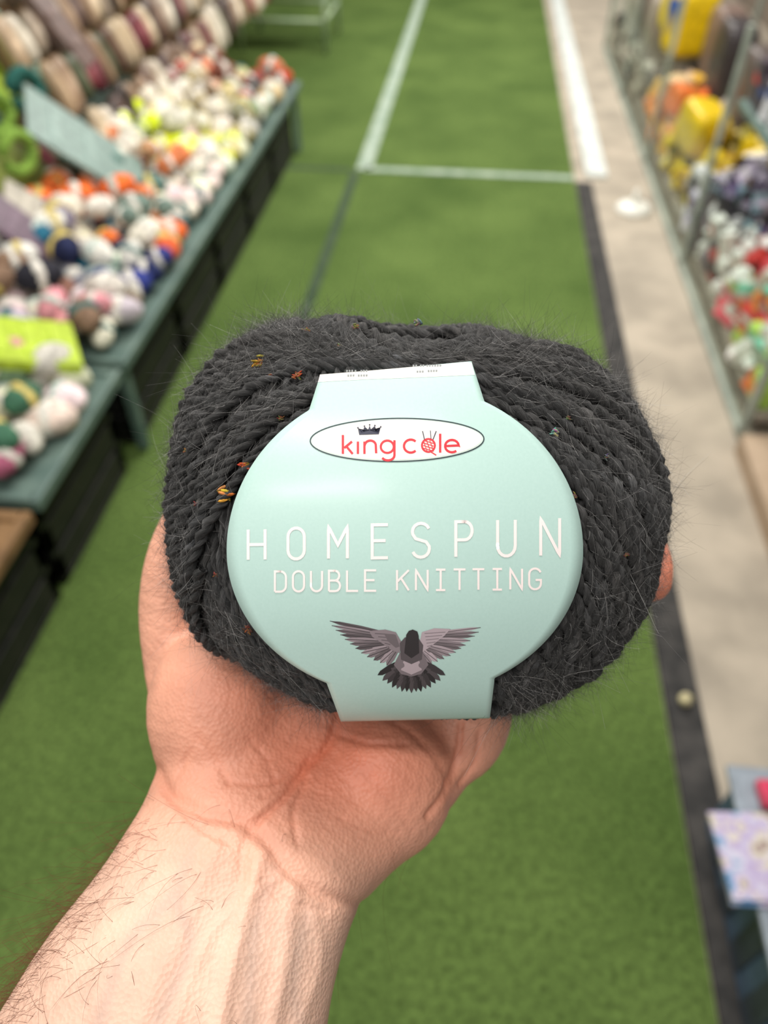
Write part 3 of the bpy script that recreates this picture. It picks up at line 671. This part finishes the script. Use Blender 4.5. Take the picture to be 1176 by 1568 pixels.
pr_={'a':[(250,120,50),(240,60,40),(240,236,226),(170,210,90),(236,232,226),(250,150,60)],'b':[(240,240,234),(236,50,60),(110,200,170),(250,150,60),(236,234,228),(200,240,90),(240,240,234),(240,90,110)],
 'c':[(34,30,34),(240,238,234),(210,56,56),(240,238,234),(110,100,110),(50,46,52),(230,230,226)],'d':[(90,74,116),(50,46,56),(200,190,214),(120,150,160),(210,200,224),(40,36,44),(230,226,230)],'e':[(232,200,30),(236,210,50),(190,150,40),(130,120,40),(240,220,140)],'f':[(242,120,50),(236,196,150),(240,190,60),(220,210,200),(230,150,90)],'g':[(150,140,124),(170,162,148),(110,100,90),(186,180,166),(84,76,70)]}
def rz_(y):
    for lim,k in ((2.2,'a'),(2.62,'b'),(3.05,'c'),(3.5,'d'),(4.05,'e'),(4.7,'f')):
        if y<lim: return k
    return 'g'
mb=MB()
y=2.06
while y<6.5:
    for x in np.arange(0.985,1.32,0.075):
        for z in (0.14,0.21,0.27,0.34):
            k=rz_(y+random.uniform(-.08,.08)); c=random.choice(pr_[k]); s=random.uniform(.75,1.2)
            if z>0.26 and random.random()<0.4: continue
            if z>0.33 and x<1.1: continue
            c2=random.choice(pr_[k]); p=(x+random.uniform(-.02,.02),y+random.uniform(-.02,.02),z)
            rr=(random.uniform(-.6,.6),random.uniform(-.6,.3),random.uniform(0,3))
            if random.random()<0.7:
                dx,dy,dz=[random.uniform(a,b_) for a,b_ in ((.04,.10),(.015,.06),(.05,.11))]
                box(mb,p,(dx,dy,dz),lin(c),rr); box(mb,p,(dx*0.7,dy*1.04,dz*0.35),lin(c2),rr)
            else: sell(mb,p,(0.036*s,0.03*s,0.042*s),lin(c),e=0.8,r=rr,nu=12,nv=8,f=(lambda a,b_,c2=c2: lin(c2) if 0.4<a<0.6 else None))
    y+=0.08
for c,s,col,r in [((1.03,3.80,0.36),(0.085,0.11,0.10),(222,188,20),(0.2,0.1,0.3)),((1.10,4.80,0.56),(0.12,0.10,0.15),(230,196,20),(0,0,0.2)),((1.09,5.05,0.60),(0.10,0.08,0.14),(226,200,40),(0,0,0.2)),((1.02,4.25,0.34),(0.07,0.08,0.07),(230,120,50),(0,0.3,0.2)),((1.06,5.3,0.4),(0.10,0.10,0.2),(150,140,126),(0,0,0)),((1.04,5.6,0.4),(0.10,0.10,0.2),(116,104,94),(0,0,0)),((1.05,6.0,0.4),(0.10,0.12,0.2),(170,162,150),(0,0,0)),((1.03,4.45,0.32),(0.07,0.07,0.08),(226,196,150),(0,0,0.6)),((1.22,4.3,0.5),(0.08,0.14,0.18),(60,54,56),(0,0,0)),((1.25,3.9,0.48),(0.08,0.12,0.18),(90,80,76),(0,0,0)),((1.24,4.6,0.5),(0.08,0.12,0.18),(120,100,90),(0,0,0))]:
    sell(mb,c,s,lin(col),e=0.4,r=r,nu=20,nv=12,f=(lambda a,b_,col=col: lin((40,80,150)) if (col==(230,196,20) and 0.5<a<0.66 and 0.3<b_<0.6) else None))
y=2.08
while y<3.3:
    for x in (1.08,1.18,1.28,1.4):
        k=random.choice([(226,220,214),(206,120,130),(80,70,80),(206,166,60),(100,140,140),(60,56,60),(200,200,206)])
        dz=random.uniform(0.09,0.16); box(mb,(x,y,0.615+dz/2),(0.075,0.06,dz),lin(k),(0,random.uniform(-.1,.1),random.uniform(-.3,.3)))
        box(mb,(x,y,0.615+dz*0.6),(0.077,0.05,dz*0.25),lin(random.choice([(230,230,226),(200,60,60),(60,80,140)])),(0,0,0.05))
    y+=0.10
mb.obj("packaged_craft_goods",m_pack,smooth=False)
slab("plinth",0.90,1.7,1.2,1.93,0,0.07,noise_mat("light_ply",(164,142,118),(184,162,138),6,0.7),0.004)
mb=MB()
V,F=tube_pts([(0.80,3.72,0.0),(0.80,3.72,0.012),(0.80,3.72,0.03),(0.80,3.72,0.04)],[0.085,0.085,0.07,0.03],28,False); mb.add(V,F)
V,F=tube_pts([(0.80,3.72,0.03),(0.80,3.72,0.10)],[0.014,0.012],12,False); mb.add(V,F)
mb.obj("pole_base",noise_mat("white_plastic",(222,222,212),(238,238,230),10,0.5))
mb=MB(); sell(mb,(0.585,0.98,0.03),(0.016,0.016,0.016),lin((200,190,150)),nu=12,nv=8,ridge=0.03); mb.obj("wooden_bead",m_gds)
ms=empty("magazine_stand"); mb=MB()
box(mb,(0.80,0.50,0.12),(0.44,0.40,0.20),lin((82,102,128))); box(mb,(0.80,0.50,0.225),(0.48,0.44,0.012),lin((140,150,160)))
for k in range(4): box(mb,(0.577,0.36+k*0.09,0.12),(0.006,0.05,0.16),lin((60,66,80)))
box(mb,(0.80,0.5,0.02),(0.40,0.36,0.04),lin((50,50,54)))
mb.obj("box",m_pack,ms,smooth=False,bevel=0.003)
m_mag,nt,b=mat("magazine_cover"); tc=N(nt,'ShaderNodeTexCoord'); n1=N(nt,'ShaderNodeTexNoise'); n1.inputs['Scale'].default_value=22; n1.inputs['Detail'].default_value=2; nt.links.new(tc.outputs['Object'],n1.inputs['Vector'])
r=N(nt,'ShaderNodeValToRGB'); el=r.color_ramp.elements; el[0].position=0.32; el[0].color=lin((80,130,180)); el[1].position=0.75; el[1].color=lin((226,216,206))
for p,c in ((0.42,(130,160,196)),(0.47,(206,202,220)),(0.54,(176,160,200)),(0.60,(216,210,196)),(0.66,(140,116,110))): q=el.new(p); q.color=lin(c)
nt.links.new(n1.outputs['Fac'],r.inputs['Fac']); nt.links.new(r.outputs['Color'],b.inputs['Base Color']); b.inputs['Roughness'].default_value=0.35
mb=MB(); box(mb,(0.635,0.55,0.236),(0.25,0.15,0.008),r=(0,0,0.06)); box(mb,(0.632,0.555,0.246),(0.25,0.145,0.008),r=(0,0,0.09)); mb.obj("magazines",m_mag,ms,smooth=False,bevel=0.001)
mb=MB(); box(mb,(0.70,0.665,0.245),(0.2,0.05,0.02),lin((200,60,90)),r=(0,0,0.05)); mb.obj("pink_packet",m_pack,ms,smooth=False,bevel=0.003)
# ============================================================ LIGHTS
w=bpy.data.worlds.new("world"); scene.world=w; w.use_nodes=True; bg=w.node_tree.nodes["Background"]; bg.inputs[0].default_value=(1.0,0.975,0.94,1); bg.inputs[1].default_value=0.38
def lamp(x,y,z,sx,sy,pw):
    e=empty("ceiling_lamp"); mb=MB(); box(mb,(x,y,z+0.05),(sx+0.08,sy+0.05,0.05)); mb.obj("housing",m_rail,e,smooth=False,bevel=0.004)
    ld=bpy.data.lights.new("lamp_light",'AREA'); ld.shape='RECTANGLE'; ld.size=sx; ld.size_y=sy; ld.energy=pw; ld.color=(1,0.965,0.91)
    lo=bpy.data.objects.new("lamp_light",ld); scene.collection.objects.link(lo); lo.location=(x,y,z+0.02); lo.parent=e
lamp(-0.60,-0.85,2.75,1.1,0.10,13)
lamp(-0.40,-0.25,2.75,1.3,0.12,13)
lamp(-0.25,0.80,2.75,1.3,0.14,34)
lamp(0,3.0,2.75,1.3,0.3,74)
lamp(0,5.5,2.75,1.3,0.3,78)
lamp(0,8.0,2.75,1.3,0.3,78)
